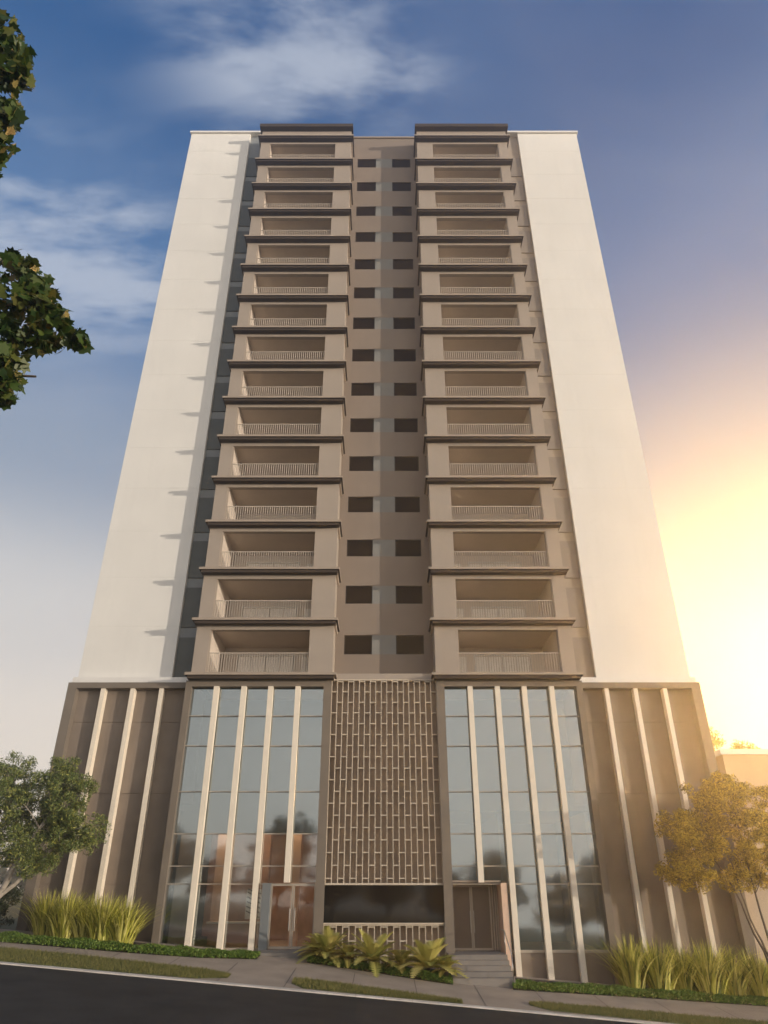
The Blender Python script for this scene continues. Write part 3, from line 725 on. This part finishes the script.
CYC = [(-3.0,36.2,0.75,'cycad_y','small yellowish cycad at the far left of the bed beside the glass doors'), (2.55,34.5,0.7,'cycad_y','small yellowish cycad at the far right of the bed, touching the steps'),
       (-2.45,36.0,1.25,'cycad','large cycad at the left end of the bed under the black panel'), (-1.55,35.5,0.8,'cycad_y','small yellowish cycad between the two larger ones at left'),
       (-0.45,35.3,1.35,'cycad','big pale cycad in the middle of the bed under the black panel'), (0.75,35.0,0.85,'cycad_y','small cycad just right of the big middle cycad'),
       (1.85,34.8,1.45,'cycad','largest cycad at the right end of the bed beside the entrance steps')]
for x, y, L, mm, lab in CYC:
    r = thing('cycad', lab, 'plant', (x, y, G(x,y)), 'cycads under the black panel'); r.rotation_euler = (0,0,random.uniform(0,6))
    link('frond_rosette', cycad_mesh(30 if L > 1 else 20, L*1.1, M[mm]), r)
    tk = MB(); tk.tube([(0,0,-0.1),(0,0,0.12),(0,0,0.34)], [0.12,0.15,0.08], 8); tk.build('stem', M['bark_dark'], r, True)

# clipped ground cover along the beds, grass blades on the verge
def bed_points(pts, n, inner=0.0, front_only=None):
    out = []
    while len(out) < n:
        i = random.randrange(len(pts)-1); (x0,a0,b0),(x1,a1,b1) = pts[i], pts[i+1]
        x0, x1 = max(x0,-21), min(x1,22)
        if x1 <= x0 or random.random() > (x1-x0)/12: continue
        t = random.random(); a = a0+(a1-a0)*t; b = b0+(b1-b0)*t
        if front_only: b = min(b, a+front_only)
        x = x0+(x1-x0)*t; y = a+(b-a)*random.random()
        out.append((x, y, min(1, (y-a)/0.12, (b-y)/0.12+0.25)))
    return out
HG = {'a': ('low green ground cover along the left bed', 30000, 1.0), 'b': ('low green ground cover under the cycads', 9000, 1.3), 'c': ('low green ground cover along the right bed', 22000, 0.95)}
for k, (lab, n, fo) in HG.items():
    P = []
    for x, y, e in bed_points(BEDS[k], n, front_only=fo):
        h = (0.10+0.17*e)*(0.8+0.25*math.sin(x*3.1)*math.sin(y*4.3+x)); P.append((x, y, G(x,y)+0.02+h*random.random()**0.6))
    o = link('ground_cover', leaf_mesh('ground_cover', P, 0.085, M['hedge'])); tag(o, lab, 'ground cover', kind='stuff')
def blades(pts, n):
    mb = MB()
    for x, y, e in bed_points(pts, n):
        if e < 0.9 and random.random() > 0.5: continue
        h = random.uniform(0.04, 0.12); a = random.uniform(0, 6.28); w = 0.008; dx, dy = math.cos(a)*w, math.sin(a)*w; z = G(x,y)+0.008
        lx, ly = random.uniform(-.05,.05), random.uniform(-.05,.05)
        mb.poly([(x-dx,y-dy,z),(x+dx,y+dy,z),(x+lx,y+ly,z+h)])
    return mb.mesh('verge_grass', M['grass'])
for k, lab, n in (('a','short grass on the left verge by the kerb',26000),('b','short grass on the middle verge below the cycads',9000),('c','short grass on the right verge by the kerb',20000)):
    tag(link('verge_grass', blades(VERGE[k], n)), lab, 'grass', kind='stuff')

# dark shrubs behind the olive tree, far wood on the horizon
sh = tree('shrub', 'dark evergreen shrub behind the olive tree trunks', (-17.6, 36.6, G(-17.6,36.6)), [((0,0,1.0),(1.3,1.0,0.9),40)], M['leaf_dark'], 0.12, 110, 0.35, M['bark_dark'], [[(0,0,-0.1),(0,0,0.6),(0.1,0,1.2)]], trunk_r=0.06, group='dark shrubs left of the podium')
sh['category'] = 'shrub'
for x, y, s_ in ((-20.2,37.2,1.2),(-23,37.5,1.3)):
    c = dup(sh); c.location = (x,y,G(x,y)); c.scale = (s_,)*3; c.rotation_euler = (0,0,x)
    c['label'] = 'dark evergreen shrub outside the left edge of the olive tree'
P = []
for _ in range(9000):
    x = random.uniform(-112, 112); y = random.uniform(120, 150)
    if -20 < x < 15: continue
    P.append((x, y, G(x,y) + random.random()*(5.5+2.0*math.sin(x*0.13)+1.2*math.sin(x*0.37))))
tag(link('far_wood', leaf_mesh('far_wood', P, 1.4, M['leaf_dark'])), 'far dark belt of trees along the horizon', 'wood', kind='stuff')
